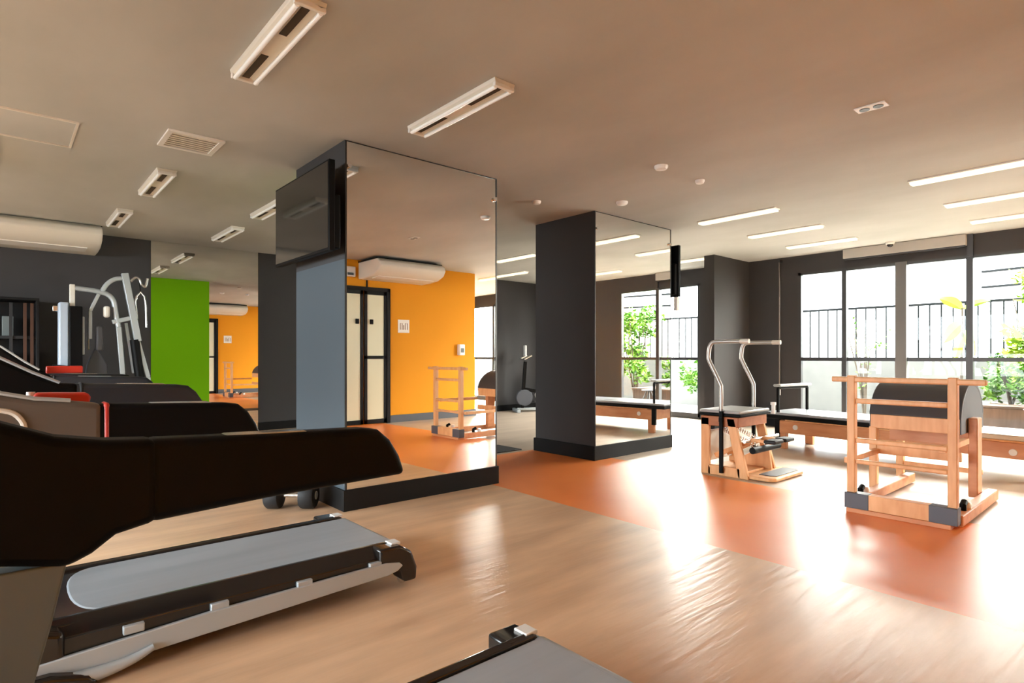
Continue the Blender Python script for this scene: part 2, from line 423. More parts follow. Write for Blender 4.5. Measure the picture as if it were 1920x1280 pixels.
for x, y, r_, lb in ((4.02, 2.76, .055, 'round white smoke detector in mid ceiling'), (4.66, 3.66, .06, 'round white ceiling detector just in front of the farther pillar'),
                 (4.6, 2.76, .04, 'small flat white ceiling disc right of the smoke detector'), (4.0, 4.2, .045, 'small white ceiling disc between the two pillars')):
    o = G().lathe([(r_, 0), (r_, -.012), (r_*.8, -.028), (r_*.4, -.034)], (0, 0, 0), n=24).build('smoke_detector', M['white'], smooth=True)
    o.location = (x, y, H); tag(o, lb, 'smoke detector')
t = thing('security_camera', 'small white dome camera on the ceiling above the window', 'camera', (9.0, 2.56, H))
G().lathe([(.055, 0), (.055, -.02), (.045, -.035)], (0, 0, 0)).build('base', M['white'], t, smooth=True)
G().lathe([(.036, -.035), (.034, -.052), (.022, -.066), (.006, -.072)], (0, 0, 0)).build('dome', M['black_gloss'], t, smooth=True)

# air conditioners: long ceiling units
def aircon(x0, x1, yw, s, zt, label, m1):
    # yw = wall plane, s = +1 when the unit reaches towards +Y
    t = thing('air_conditioner', label, 'air conditioner', ((x0+x1)/2, yw, zt-.27))
    L_ = (x1-x0)/2
    prof = [(0, .27), (s*.62, .27), (s*.70, .22), (s*.72, .16), (s*.66, .08), (s*.50, .02), (s*.25, 0), (0, 0)]
    G().prism(prof, 'x', -L_, L_).build('casing', M['cream'], t, bev=.02, seg=3)
    G().prism([(s*.30, -.004), (s*.50, .012), (s*.50, .02), (s*.30, .004)], 'x', -L_*.85, L_*.85).build('louvre', M['white'], t)
    G().prism([(0, .27), (s*.60, .27), (s*.60, .285), (0, .285)], 'x', -L_-.005, L_+.005).build('top_plate', M['black_base'], t)
aircon(-.85, .90, 8.998, -1, 2.635, 'white air conditioner at far left high on the charcoal wall', 0)
aircon(4.30, 5.50, -.848, 1, 2.60, 'white air conditioner on the orange wall above the door', 0)

# ------------------------------------------------------------------ wall things
def tv(label, x, y0, y1, s):
    # screen faces s*X
    t = thing('wall_television', label, 'television', (x, (y0+y1)/2, 1.83)); l = (y1-y0)/2
    a, b = sorted((s*.10, s*.145))
    G().box(a, b, -l, l, 0, .63).build('bezel', M['black'], t, bev=.006)
    a, b = sorted((s*.145, s*.148))
    G().box(a, b, -l+.015, l-.015, .02, .615).build('screen', M['screen'], t)
    a, b = sorted((0, s*.10))
    G().box(a, b, -.28, .28, .12, .5).build('mount', M['black'], t, bev=.01)
    a, b = sorted((s*.05, s*.10)); G().box(a, b, -l*.96, l*.96, .02, .4).build('rear_housing', M['black'], t, bev=.01)
tv('black wall television on the left side of the nearer pillar', 1.84, 3.84, 4.88, -1)
tv('black wall television seen edge-on on the right side of the farther pillar', 6.12, 4.02, 5.0, 1)
o = G().box(6.20, 6.26, 4.03, 4.08, 1.66, 1.828).build('power_adapter', M['white'], bev=.01); tag(o, 'small white box hanging below the edge-on television', 'adapter')
t = thing('emergency_light', 'small white emergency lamp on the orange wall above the door', 'lamp', (4.14, -.85, 2.36))
G().box(-.09, .09, 0, .06, 0, .16).build('case', M['white'], t, bev=.01)
G().box(-.05, .05, .06, .075, .02, .06).build('lens', M['panel_grey'], t, bev=.004)
t = thing('wall_notice', 'square white notice with brown figures on the orange wall', 'sign', (5.13, -.85, 1.50))
G().box(-.11, .11, 0, .008, 0, .22).build('board', M['paper'], t, bev=.002)
g = G(); g.tube([(-.065, .009, .05), (-.065, .009, .16), (-.03, .009, .16), (-.03, .009, .05)], .006, 6)
g.tube([(0, .009, .05), (0, .009, .13)], .007, 6); g.tube([(.03, .009, .05), (.03, .009, .16), (.07, .009, .16), (.07, .009, .05)], .006, 6)
g.build('figures', M['ink'], t)
t = thing('soap_dispenser', 'white wall dispenser on the orange wall near its right end', 'dispenser', (6.3, -.85, 1.12))
G().box(-.06, .06, 0, .09, 0, .2).build('case', M['white'], t, bev=.015)
G().box(-.035, .035, .09, .095, .05, .13).build('window', M['panel_grey'], t, bev=.002)
o = G().tube([(9.12, 4.1, 2.58), (9.12, 4.1, .60)], .012, 8).build('blind_wand', M['taupe'], smooth=True); tag(o, 'long thin blind wand hanging on the dark wall left of the window', 'blind wand')
G().box(9.105, 9.2, 4.085, 4.115, 2.56, 2.60).build('wand_bracket', M['frame'], o)
G().tube([(9.12, 4.1, .60), (9.12, 4.1, .50)], .018, 8).build('wand_tip', M['white'], o, smooth=True)
t = thing('roller_blind', 'pale grey roller blind rolled up above the middle window panes', 'blind', (9.14, 2.47, 2.5))
G().box(-.05, .05, -.71, .71, 0, .135).build('cassette', M['blind'], t, bev=.006)
G().box(-.03, .02, -.70, .70, -.02, 0).build('bottom_bar', M['frame'], t, bev=.003)

# shelf unit with dark posts at far left
t = thing('shelf_unit', 'tall black shelf unit against the charcoal wall at far left', 'shelf', (-.35, 8.72, 0))
g = G(); g.box(-.66, .68, .22, .25, 0, 1.76); g.box(-.66, .68, -.2, .25, 1.73, 1.76); g.box(-.66, -.63, -.2, .22, 0, 1.73); g.box(.65, .68, -.2, .22, 0, 1.73); g.box(-.63, .65, -.2, .22, 0, .08)
g.build('cabinet', M['black_base'], t, bev=.004)
for x in (.42, .54, .60): G().box(x, x+.03, -.18, -.15, .08, 1.70).build('post', M['dark_wood'] if x > .5 else M['black_rubber'], t)
for z in (.5, .9, 1.3): G().box(-.63, .65, -.16, .2, z, z+.03).build('shelf_board', M['black_rubber'], t)
for z, lb in ((.931, 'lower grey box on the black shelf unit'), (1.331, 'upper grey box on the black shelf unit')):
    o = G().box(.36, .46, -.08, .06, 0, .22).build('storage_box', M['panel_grey'], bev=.006); o.location = (-.35, 8.72, z); tag(o, lb, 'box')

# ------------------------------------------------------------------ treadmills
def treadmill(yc, xo, tip, ramps, label, skin, dz=(0, 0), near=True):
    t = thing('treadmill', label, 'treadmill', (0, yc, 0), 0, 'treadmills in a row')
    TX = 1.44+xo
    # belt with rounded front end
    pts = [(TX-.01, -.27), (TX-.01, .27)] + [(.19+xo+.13-.13*math.sin(a)**.75, .27*(1 if math.cos(a) > 0 else -1)*abs(math.cos(a))**.8) for a in [PI*i/14 for i in range(15)]]
    G().prism([(x, y) for x, y in pts], 'z', .150, .2).build('running_belt', M['belt'], t, bev=.008)
    # foot rails: sloped black rails both sides
    for s in (-1, 1):
        pr = [(s*.272, .13), (s*.272, .207), (s*.30, .212), (s*.365, .165), (s*.37, .10), (s*.30, .10)]
        rl = G().prism(pr, 'x', .10+xo, TX-.02).build('foot_rail', M['black_gloss'], t, bev=.004)
        sr = [(.04+xo, .035), (TX-.09, .085), (TX-.04, .095), (TX-.012, .115), (TX-.03, .132), (TX-.10, .145), (.60+xo, .135), (.04+xo, .105)]
        sl = G().prism(sr, 'y', s*.372, s*.39).build('side_rail', M['silver'], t, bev=.004)
        for x in (.32, .60, .93, 1.26):
            G().box(x+xo, x+xo+.065, s*.372-.012, s*.372+.012, .128, .158).build('rail_clip', M['silver'], sl, bev=.004)
        # rear end cap
        ec = G().prism([(TX-.13, .21), (TX-.02, .208), (TX+.04, .17), (TX+.07, .09), (TX+.065, .03), (TX, .03), (TX-.02, .09), (TX-.13, .10)], 'y', *sorted((s*.272, s*.385))).build('end_cap', M['black_gloss'], t, bev=.012, seg=3)
        G().box(TX-.05, TX+.0, *sorted((s*.285, s*.345)), .203, .215, ).build('white_pad', M['white'], ec, bev=.003)
        G().lathe([(.022, 0), (.026, .012), (.022, .024)], (TX+.03, s*.31-.012, .026), 'y', 14).build('rear_foot', M['chrome'], ec, smooth=True)
    G().lathe([(.045, -.27), (.045, .27)], (TX-.01, 0, .155), 'y', 18).build('rear_roller', M['belt'], t, smooth=True)
    G().box(.12+xo, TX-.06, -.29, .29, .085, .15).build('deck_board', M['black_rubber'], t)
    # motor hood with base
    G().prism([(-.02, -.345), (.46+xo, -.30), (.46+xo, .30), (-.02, .345)], 'z', .186, .1965).build('hood_lip', M['black_gloss'], t, bev=.003)
    hood = [(.16+xo, .03), (.16+xo, .19), (.08+xo, .215), (-.15, .27), (-.45, .27), (-.52, .18), (-.52, .03), (-.2, .03)]
    G().prism(hood, 'y', -.385, .385).build('motor_hood', M['black_gloss'], t, bev=.02, seg=3)
    bp_ = smooth_path([(.17, -.40, .032), (.27, -.40, .035), (.35, -.40, .048), (.41, -.40, .070)], 4)
    for s in (-1, 1):
        G().tube([(p.x+xo*.5, s*.40, p.z) for p in bp_], [.027-.016*i/(len(bp_)-1) for i in range(len(bp_))], 10, flat=1.0).build('lift_arm', M['silver'], t, smooth=True)
        G().prism([(-.50, .004), (.20, .004), (.25, .012), (.22, .045), (.12, .075), (-.50, .085)], 'y', *sorted((s*.345, s*.43))).build('front_skid', M['black_gloss'], t, bev=.015, seg=3)
        G().box(-.1, .18, *sorted((s*.428, s*.434)), .026, .034).build('skid_trim', M['white'], t)
    # masts
    for s in (-1, 1):
        if s < 0 and not near:
            ms = [(-.10, .69), (-.13, .45), (-.17, .2), (-.34, .2), (-.38, .69)]
        else:
            ms = [(.10, .69), (.075, .57), (.045, .45), (-.03, .2), (-.30, .2), (-.36, .69)]
        y0, y1 = sorted((s*.375, s*.425))
        G().prism(ms, 'y', y0, y1).build('mast', M['panel_grey'], t, bev=.004)
    # arms
    for i, s in enumerate((-1, 1)):
        z = dz[i]; short = (s < 0 and not near)
        y0, y1 = sorted((s*.36, s*.44))
        if not short:
            arm = [(.235, .743), (.50, .757), (tip-.0, .765), (tip-.02, .82), (tip-.05, .868), (tip-.085, .898), (tip-.13, .905), (.50, .912), (.235, .923)]
            ar = G().prism([(a, b+z) for a, b in arm], 'y', y0, y1).build('arm_grip', M['arm_daylit'] if (yc > 4 or (yc > 2 and s > 0)) else M['arm_pad'], t, bev=.02, seg=4)
            G().prism([(.40, .918+z), (.58, .9125+z), (.60, .905+z), (.38, .911+z)], 'y', s*.40-.022, s*.40+.022).build('pulse_sensor', M['chrome'] if s > 0 else M['silver'], ar, bev=.003)
            if yc > 2: G().prism([(.258, .742+z), (.275, .742+z), (.275, .926+z), (.258, .926+z)], 'y', y0-.003, y1+.003).build('accent_band', M['red'] if yc > 2 and yc < 4 and s < 0 else M['black_rubber'], ar, bev=.012)
            rt, xr = ramps[i], .255
        else:
            rt, xr = ramps[i], -.06
        up = [(x, zz) for x, zz in rt if x <= xr]
        top = ([(xr, .922+z)] if not short else []) + up
        hs = top + [(-.46, up[-1][1]-.12), (-.36, .80), (-.36, .755), (0, .705), ((.10 if not short else -.10), .682)] + ([(.14, .70), (.18, .73), (.255, .745+z)] if not short else [])
        hh = G().prism(hs, 'y', y0-.004, y1+.004).build('side_housing', skin if s < 0 else M['black'], t, bev=.018, seg=3)
        if yc > 2:
            G().tube([(x, y0+.004, zz+.003) for x, zz in up], .007, 6).build('silver_trim', M['silver'], hh, smooth=True)
            if s > 0 or yc > 4: G().tube([(x-.02, (y0+y1)/2, zz+.010) for x, zz in up[1:3]], .011, 8).build('red_accent', M['red'], hh, smooth=True)
    # console between the housings
    cz = ramps[1][-1][1]
    co = G().prism([(-.28, cz-.10), (-.20, cz-.04), (-.40, cz+.30), (-.47, cz+.27)], 'y', -.40, .40).build('console', M['black'], t, bev=.02, seg=3)
    G().prism([(-.225, cz+.02), (-.222, cz+.022), (-.372, cz+.272), (-.377, cz+.27)], 'y', -.25, .25).build('display', M['screen'], co)
    G().tube([(-.18, -.30, cz-.05), (-.06, -.26, cz-.03), (-.04, 0, cz-.02), (-.06, .26, cz-.03), (-.18, .30, cz-.05)], .014, 10).build('cross_grip', M['black_rubber'], co, smooth=True)
    return t
lowr = [(.16, .928), (.08, .942), (0, .975), (-.1, 1.02), (-.22, 1.09), (-.34, 1.17)]
midr = [(.17, .955), (.08, .965), (0, .985), (-.1, 1.04), (-.22, 1.12), (-.34, 1.2)]
hir = [(.19, .985), (.10, 1.03), (0, 1.09), (-.1, 1.16), (-.22, 1.22), (-.34, 1.26)]
hir2 = [(.19, 1.01), (.12, 1.06), (0, 1.16), (-.1, 1.2), (-.22, 1.25), (-.34, 1.28)]
treadmill(1.085, -.13, .87, [lowr, lowr], 'nearest treadmill, its grey belt end at the bottom edge', M['black'], near=False)
treadmill(2.80, 0, .77, [midr, hir], 'second treadmill, whole grey deck in view, with taupe housing and red accents', M['taupe'], dz=(.02, .06))
treadmill(5.35, -.05, .88, [hir2, hir2], 'farthest treadmill, mostly hidden behind the second one', M['black'], dz=(.05, .05))
# loose things on the second treadmill
t2l = (0, 2.80, 0)
o = G().prism([(.085, 0), (.225, 0), (.235, .035), (.225, .05), (.09, .055), (.08, .045)], 'y', -.035, .035).build('phone_tray', M['red'], bev=.008, seg=3)
o.location = (0, 2.50, .925); tag(o, 'red tray clipped beside the housing of the second treadmill', 'tray')
o = G().lathe([(.018, 0), (.020, .03), (.012, .04), (.012, .052)], (0, 0, 0), n=14).build('water_bottle', M['white'], smooth=True)
o.location = (.075, 2.51, .93); tag(o, 'small white bottle beside the red tray', 'bottle')
o = G().tube(smooth_path([(-.02, 2.355, .94), (.03, 2.355, .925), (.055, 2.355, .88), (.03, 2.355, .835), (-.03, 2.355, .81)], 4), .008, 8).build('cup_holder', M['cream'], smooth=True)
tag(o, 'pale loop-shaped holder on the taupe treadmill housing', 'holder')
for (x, y, lb) in ((.30, 5.05, 'red tray on the farthest treadmill'),):
    o = G().box(-.07, .13, -.04, .04, 0, .05).build('phone_tray', M['red'], bev=.008); o.location = (x, y, .985); tag(o, lb, 'tray')

# ------------------------------------------------------------------ round dumbbell beside the pillar
t = thing('dumbbell', 'dark round-headed dumbbell on the floor at the corner of the nearer pillar', 'dumbbell', (1.585, 4.235, 0), -.72)
G().tube([(-.09, 0, .096), (.09, 0, .096)], .017, 12).build('handle', M['chrome'], t, smooth=True)
for s_ in (-1, 1):
    hd = G().lathe([(.06, s_*.065), (.09, s_*.075), (.096, s_*.09), (.096, s_*.16), (.085, s_*.175), (.03, s_*.178)], (0, 0, .096), 'x', 26).build('weight_head', M['black_rubber'], t, smooth=True)
    G().lathe([(.03, s_*.178), (.03, s_*.181)], (0, 0, .096), 'x', 20).build('end_plate', M['silver'], hd)
o = G().box(-.5, .5, -.22, .22, 0, .012).build('exercise_mat', M['black_rubber'], bev=.004); o.location = (4.12, 5.32, 0)
tag(o, 'thin dark exercise mat on the floor in the gap between the pillars', 'mat')

# ------------------------------------------------------------------ multi gym (x, z read in the plane y = 8.2)
t = thing('multi_gym', 'silver and black multi-gym before the charcoal wall', 'gym machine', (.95, 8.2, 0))
def P(x, z, y=0): return (x-.95, y, z)
def bars(name, m, pts, w_=.05, h_=.06, y=0):
    g = G()
    for a, b in zip(pts[:-1], pts[1:]): g.bar(P(*a, y), P(*b, y), w_, h_)
    return g.build(name, m, t, bev=.006)
G().tube([P(.63, 1.87), P(.80, 1.855), P(.88, 1.84)] + [P(a, b) for a, b in arc(.86, 1.70, .14, 90, 5, 6)] + [P(1.02, 1.55), P(1.04, 1.45)], .028, 10).build('upper_frame', M['silver'], t, smooth=True)
G().tube(smooth_path([P(.88, 1.85), P(.93, 1.94), P(1.0, 2.0), P(1.09, 2.02)], 4), .026, 10).build('curved_boom', M['silver'], t, smooth=True)
bars('tilted_upright', M['silver'], [(1.10, 2.08), (1.235, 1.28)], .07, .07)
bars('lower_upright', M['silver'], [(1.235, 1.28), (1.34, .85), (1.42, .05)], .035, .045)
G().tube([P(1.20, 1.3), P(1.27, .7)], .05, 12).build('black_sleeve', M['black'], t, smooth=True)
bars('front_leg', M['silver'], [(1.04, 1.45), (1.08, .9), (1.15, .03)], .045, .05)
bars('cross_arm', M['silver'], [(.98, 1.5), (1.18, 1.56)], .05, .05)
bars('diagonal_brace', M['silver'], [(.85, 1.82), (.77, 1.62), (.77, 1.3)], .03, .035)
bars('rear_post', M['cream'], [(.605, 1.91), (.605, 1.66)], .05, .05)
bars('guide_rod', M['silver'], [(.70, 1.55), (.70, 1.12)], .03, .03, -.03)
bars('guide_rod', M['silver'], [(.76, 1.5), (.76, 1.18)], .018, .018, .05)
bars('stack_rod', M['silver'], [(1.12, 1.5), (1.20, .9)], .035, .035, .06)
bars('stack_rod', M['panel_grey'], [(1.07, 1.45), (1.11, .9)], .035, .035, .10)
G().box(-.47, -.38, -.1, .1, .55, 1.70).build('blue_shroud', M['light_blue'], t, bev=.015)
G().box(-.38, -.26, -.12, .12, .1, 1.66).build('weight_stack', M['black'], t, bev=.01)
G().box(-.52, -.47, -.02, .02, 1.60, 1.66).build('hook', M['chrome'], t, bev=.005)
G().box(-.13, -.06, -.05, .05, 1.16, 1.45).build('back_pad', M['upholstery'], t, bev=.02)
G().prism([(-.32, .05), (.03, .05), (.0, 1.0), (-.06, 1.12), (-.12, 1.2), (-.2, 1.0)], 'y', .14, .2).build('rear_shroud', M['grey_cap'], t, bev=.01)
G().tube([P(.42, .98, -.15), P(.66, .95, -.15)], .07, 12, flat=.5).build('seat', M['black'], t, smooth=True)
G().tube([P(.62, .9, -.12), P(.66, .03, -.12)], .05, 10).build('seat_post', M['black'], t, smooth=True)
G().box(-.06, 0, -.08, .0, 1.55, 1.68).build('roller_pad', M['cream'], t, bev=.02)
G().tube(smooth_path([P(1.16, 1.99), P(1.21, 2.04), P(1.25, 2.02), P(1.27, 1.96), P(1.31, 1.94), P(1.335, 2.04)], 4), .014, 8).build('lat_bar', M['chrome'], t, smooth=True)
G().tube([P(1.225, 1.55), P(1.21, 1.75), P(1.22, 1.82), P(1.26, 1.87), P(1.30, 1.82), P(1.315, 1.72), P(1.32, 1.45)], .012, 8).build('cable_loop', M['chrome'], t, smooth=True)
G().tube([P(1.25, 1.99), P(1.26, 1.87)], .006, 6).build('cable', M['black'], t)
G().box(-.5, .5, -.3, -.24, 0, .06).box(-.5, .5, .24, .3, 0, .06).box(-.03, .03, -.24, .24, 0, .06).build('base_frame', M['black'], t, bev=.01)

# ------------------------------------------------------------------ combo chair (pilates)
t = thing('pilates_chair', 'wooden exercise chair with two tall curved steel handles', 'pilates chair', (5.0, 2.52, 0))
# local: x 0..0.55, y 0 (front) .. 0.47 (back)
W_ = .56
for x in (0, W_-.035):
    sd = G()
    sd.prism([(.47, 0), (.47, .53), (.385, .53), (.385, .08), (.37, .06), (.37, 0)], 'x', x, x+.035)
    sd.prism([(.0, 0), (.10, 0), (.215, .535), (.135, .535)], 'x', x, x+.035)
    sd.box(x, x+.035, .08, .40, 0, .09)
    sd.build('side_frame', M['wood'], t, bev=.006)
G().box(0, W_, .10, .47, .455, .545).build('seat_box', M['seat_wood'], t, bev=.006)
G().box(-.015, W_+.015, .07, .485, .548, .575).build('seat_board', M['black'], t, bev=.008)
G().box(-.01, W_+.01, .075, .48, .575, .605).build('seat_cushion', M['grey_pad'], t, bev=.014, seg=4)
G().box(.035, W_-.035, .06, .46, .03, .055).build('base_board', M['wood'], t, bev=.004)
G().box(.06, .50, .42, .45, .11, .40).build('back_panel', M['cream'], t, bev=.01)
# handles
for k, x in enumerate((-.03, W_+.03)):
    pts = smooth_path([(x, .245, .60), (x, .245, .80), (x, .262, .86), (x, .36, 1.05), (x, .372, 1.10), (x, .36, 1.19), (x, .335, 1.225), (x, .29, 1.235), (x, .06, 1.235)], 5)
    hd = G().tube(pts, .0185, 12).build('tall_handle', M['steel_tube'], t, smooth=True)
    G().tube([(x, .06, 1.235), (x, -.02, 1.235)], .021, 12).build('hand_grip', M['cream'], hd, smooth=True)
    G().bar((x, .245, .03), (x, .245, .62), .026, .034, (0, 1, 0)).build('handle_socket', M['black'], hd, bev=.004)
    G().box(x-.02, x+.02, .23, .26, .50, .54).build('socket_clamp', M['black'], hd)
# split pedals, springs, swing arms
for s, x in ((0, .09), (1, .31)):
    ar = G().prism([(.38, .14), (.40, .18), (.02, .36), (-.15, .345), (-.15, .32), (.0, .33)], 'x', x+.02, x+.05).build('pedal_arm', M['wood'], t, bev=.004)
    pd = G().box(x-.005, x+.17, -.20, -.09, .325, .36).build('pedal', M['black_rubber'], ar, bev=.014, seg=3)
    for k in (0, 1):
        pts = []
        n = 90
        for i in range(n+1):
            q = i/n; a = 2*PI*q*15
            y = .36 - .34*q; z = .42 - .13*q
            pts.append((x+.05+.06*k+.014*math.cos(a), y+.004*math.sin(a), z+.014*math.sin(a)))
        G().tube(pts, .0035, 5).build('spring', M['chrome'], t, smooth=True)
G().tube([(.02, .05, .335), (W_+.12, .05, .335)], .017, 12).build('axle_bar', M['chrome'], t, smooth=True)
G().tube([(.03, -.02, .26), (W_-.02, -.02, .26)], .03, 12).build('spring_drum', M['black'], t, smooth=True)
G().prism([(.0, .03), (.42, .03), (.30, .12), (.10, .24), (.03, .27)], 'x', W_-.12, W_-.085).build('gusset', M['wood'], t, bev=.005)
G().lathe([(.018, 0), (.018, .08), (.026, .085), (.026, .11)], (W_+.03, .05, .55), 'z', 14).build('lock_knob', M['white'], t, smooth=True)
ft = [(.02, .02), (.60, .02), (.66, -.03), (.66, -.20), (.60, -.25), (.06, -.25), (.02, -.21)]
ft = [(.02, .06), (.62, .06), (.68, .0), (.68, -.14), (.61, -.22), (.07, -.22), (.02, -.17)]
fb = G().prism(ft, 'z', .004, .038).build('foot_plate', M['wood'], t, bev=.012, seg=3)
G().prism([(.13, -.03), (.60, -.03), (.63, -.06), (.63, -.15), (.59, -.18), (.16, -.18), (.12, -.14)], 'z', .038, .044).build('grip_patch', M['upholstery'], fb, bev=.003)

# ------------------------------------------------------------------ ladder barrel
t = thing('ladder_barrel', 'wooden ladder barrel with dark padded half-round top', 'ladder barrel', (4.58, 1.24, 0))
yl, yr = .30, -.29
for y in (yl, yr):
    G().box(-.028, .028, y-.026, y+.026, .03, .965).build('ladder_post', M['wood'], t, bev=.006)
for z, h_ in ((.785, .035), (.505, .035), (.355, .03)):
    G().box(-.018, .018, yr+.026, yl-.026, z-h_/2, z+h_/2).build('rung', M['wood'], t, bev=.008)
G().box(-.024, .024, -.46, .43, .918, .955).build('top_rail', M['wood'], t, bev=.008)
bb = G().box(-.05, .03, yr-.03, yl+.03, .03, .135).build('base_beam', M['wood'], t, bev=.004)
for a, b in ((yl-.12, yl+.033), (yr-.033, yr+.12)):
    G().box(-.054, .034, a, b, .028, .137).build('grey_end', M['grey_cap'], bb, bev=.003)
G().box(-.06, .05, yr-.0, yl+.02, .0, .03).build('floor_skid', M['wood_red'], t, bev=.003)
# side skids
for y, xe in ((.31, 1.42), (-.30, 1.14)):
    G().box(.03, xe, y-.035, y+.035, .01, .085).build('side_skid', M['wood_red'], t, bev=.008)
# barrel body
X0, X1, YL, YR = .66, 1.40, .40, -.20
cx_, zr = (X0+X1)/2, .37
outer = [(cx_-zr*math.cos(math.radians(a)), .60+.30*math.sin(math.radians(a))) for a in range(0, 181, 10)]
inner = [(cx_-(zr-.03)*math.cos(math.radians(a)), .60+.27*math.sin(math.radians(a))) for a in range(180, -1, -10)]
G().prism([(X0, .52+.12)]+outer[1:-1]+[(X1, .64), (X1-.03, .64)]+inner[1:-1]+[(X0+.03, .64)], 'y', YR, YL).build('barrel_cushion', M['upholstery'], t, bev=.012, seg=3)
for x in (X0+.004, X1-.034): G().box(x, x+.03, YR+.01, YL-.01, .53, .64).build('barrel_apron', M['wood'], t, bev=.004)
for y in (YL-.03, YR):
    G().prism([(X0+.01, .53)]+[(p[0]*.985+cx_*.015, p[1]-.02) for p in outer[1:-1]]+[(X1-.01, .53)], 'y', y+.002, y+.028).build('barrel_cheek', M['upholstery'], t)
for x, y, wd in ((X0, YL-.055, .055), (X1-.06, YL-.055, .055)):
    G().box(x, x+.06, y, y+wd, .05, .54).build('barrel_leg', M['wood'], t, bev=.006)
for x, in ((X0+.20,),):
    G().box(x, x+.14, YR-.06, YR+.0, .05, .64).build('barrel_leg', M['wood_red'], t, bev=.008)
G().box(X0, X0+.03, YR, YL-.055, .33, .40).build('lower_stretcher', M['wood'], t, bev=.004)
G().box(X0+.4, X0+.43, YR, YL-.03, .40, .52).build('inner_board', M['wood_red'], t, bev=.004)
G().box(X1-.05, X1-.02, YR, YL-.055, .15, .19).build('rear_stretcher', M['wood'], t, bev=.004)
G().box(.03, X0+.01, YL-.075, YL-.035, .33, .37).build('slide_bar', M['wood'], t, bev=.004)
G().box(.03, X0+.01, YR-.045, YR-.005, .47, .51).build('slide_bar', M['wood'], t, bev=.004)
for y in (.31, -.30):
    kb = G().tube([(.20, y, .085), (.20, y, .12), (.24, y, .135)], .02, 10).build('lock_lever', M['black'], t, smooth=True)
    G().lathe([(.026, 0), (.03, .02), (.02, .04)], (.30, y, .085), 'z', 14).build('lock_knob', M['white'], t, smooth=True)

# ------------------------------------------------------------------ reformer bed
t = thing('reformer_bed', 'long low wooden exercise bed with dark vinyl top by the window', 'exercise bed', (7.02, 3.2, 0), math.radians(-7))
# local: y runs 0 (left end) to -2.45 (right end), x 0..0.68
Lb = -2.5
for x in (0, .62):
    G().box(x, x+.045, Lb, 0, .19, .335).build('side_rail', M['wood_red'], t, bev=.006)
    G().box(x-.004, x+.049, Lb, -.12, .335, .352).build('rail_track', M['wood'], t, bev=.004)
for x in (.01, .60):
    for y in (-.12, Lb+.02):
        G().prism([(x-.005, .34), (x+.075, .34), (x+.06, 0), (x+.01, 0)], 'y', y, y+.10).build('leg', M['wood_red'], t, bev=.006)
for y in (-.045, Lb): G().box(.045, .62, y, y+.045, .19, .34).build('end_rail', M['wood_red'], t, bev=.006)
G().box(-.024, .704, -1.624, .164, .352, .398).build('carriage_board', M['black'], t, bev=.006)
G().box(-.02, .70, -1.62, .16, .398, .43).build('mattress', M['mat_top'], t, bev=.018, seg=4)
G().box(0, .67, Lb+.01, -1.75, .352, .40).build('standing_platform', M['cream'], t, bev=.01)
fb = G().bar((.02, -.02, .20), (.02, -.02, .72), .03, .03).bar((.66, -.02, .35), (.66, -.02, .72), .03, .03).bar((.02, -.02, .72), (.66, -.02, .72), .03, .03).build('foot_bar', M['black'], t, bev=.006)
G().box(-.01, .69, -.07, .03, .735, .765).build('foot_bar_pad', M['grey_pad'], fb, bev=.014, seg=3)
G().box(-.005, .04, -.05, .01, .12, .36).build('foot_bar_bracket', M['black'], fb, bev=.004)
G().lathe([(.03, 0), (.03, .012)], (0, 0, 0), 'x', 16).build('bolt_cover', M['white'], t).location = (-.012, -.25, .27)
G().lathe([(.03, 0), (.03, .012)], (0, 0, 0), 'x', 16).build('bolt_cover', M['white'], t).location = (-.012, Lb+.25, .25)
for y, in ((-.9,),):
    G().box(.10, .58, y-.02, y+.02, .43, .431).build('carriage_seam', M['black'], t)

# ------------------------------------------------------------------ exercise bike in the gap
t = thing('exercise_bike', 'black and silver exercise bike in the gap between the pillars', 'exercise bike', (8.12, 8.45, 0), math.radians(150))
G().box(-.5, -.43, -.25, .25, 0, .06).box(.43, .5, -.25, .25, 0, .06).box(-.45, .45, -.03, .03, .03, .08).build('base_frame', M['silver'], t, bev=.01)
G().bar((-.25, 0, .06), (-.35, 0, .85), .05, .07).bar((.35, 0, .06), (.28, 0, 1.0), .05, .07).bar((.33, 0, .45), (-.28, 0, .35), .05, .07).build('frame', M['black'], t, bev=.008)
G().lathe([(.05, -.03), (.16, -.025), (.17, -.015), (.17, .015), (.16, .025), (.05, .03)], (.30, 0, .28), 'y', 28).build('flywheel', M['grey_cap'], t, smooth=True)
G().prism([(-.48, .88), (-.22, .89), (-.20, .93), (-.46, .95)], 'y', -.10, .10).build('saddle', M['black'], t, bev=.02)
G().tube([(.20, -.22, 1.12), (.34, -.20, 1.05), (.30, 0, 1.03), (.34, .20, 1.05), (.20, .22, 1.12)], .016, 10).build('handlebar', M['chrome'], t, smooth=True)
G().box(.27, .31, -.08, .08, 1.1, 1.32).build('display', M['white'], t, bev=.01)
G().lathe([(.09, -.06), (.10, -.05), (.10, .05), (.09, .06)], (-.02, 0, .33), 'y', 20).build('crank_cover', M['cream'], t, smooth=True)
for s in (-1, 1):
    cr = G().bar((-.02, s*.07, .33), (-.02+s*.12, s*.09, .33-s*.12), .02, .03).build('crank', M['chrome'], t)
    G().box(-.02+s*.12-.05, -.02+s*.12+.05, *sorted((s*.10, s*.19)), .33-s*.12-.015, .33-s*.12+.015).build('pedal', M['black_rubber'], cr, bev=.005)

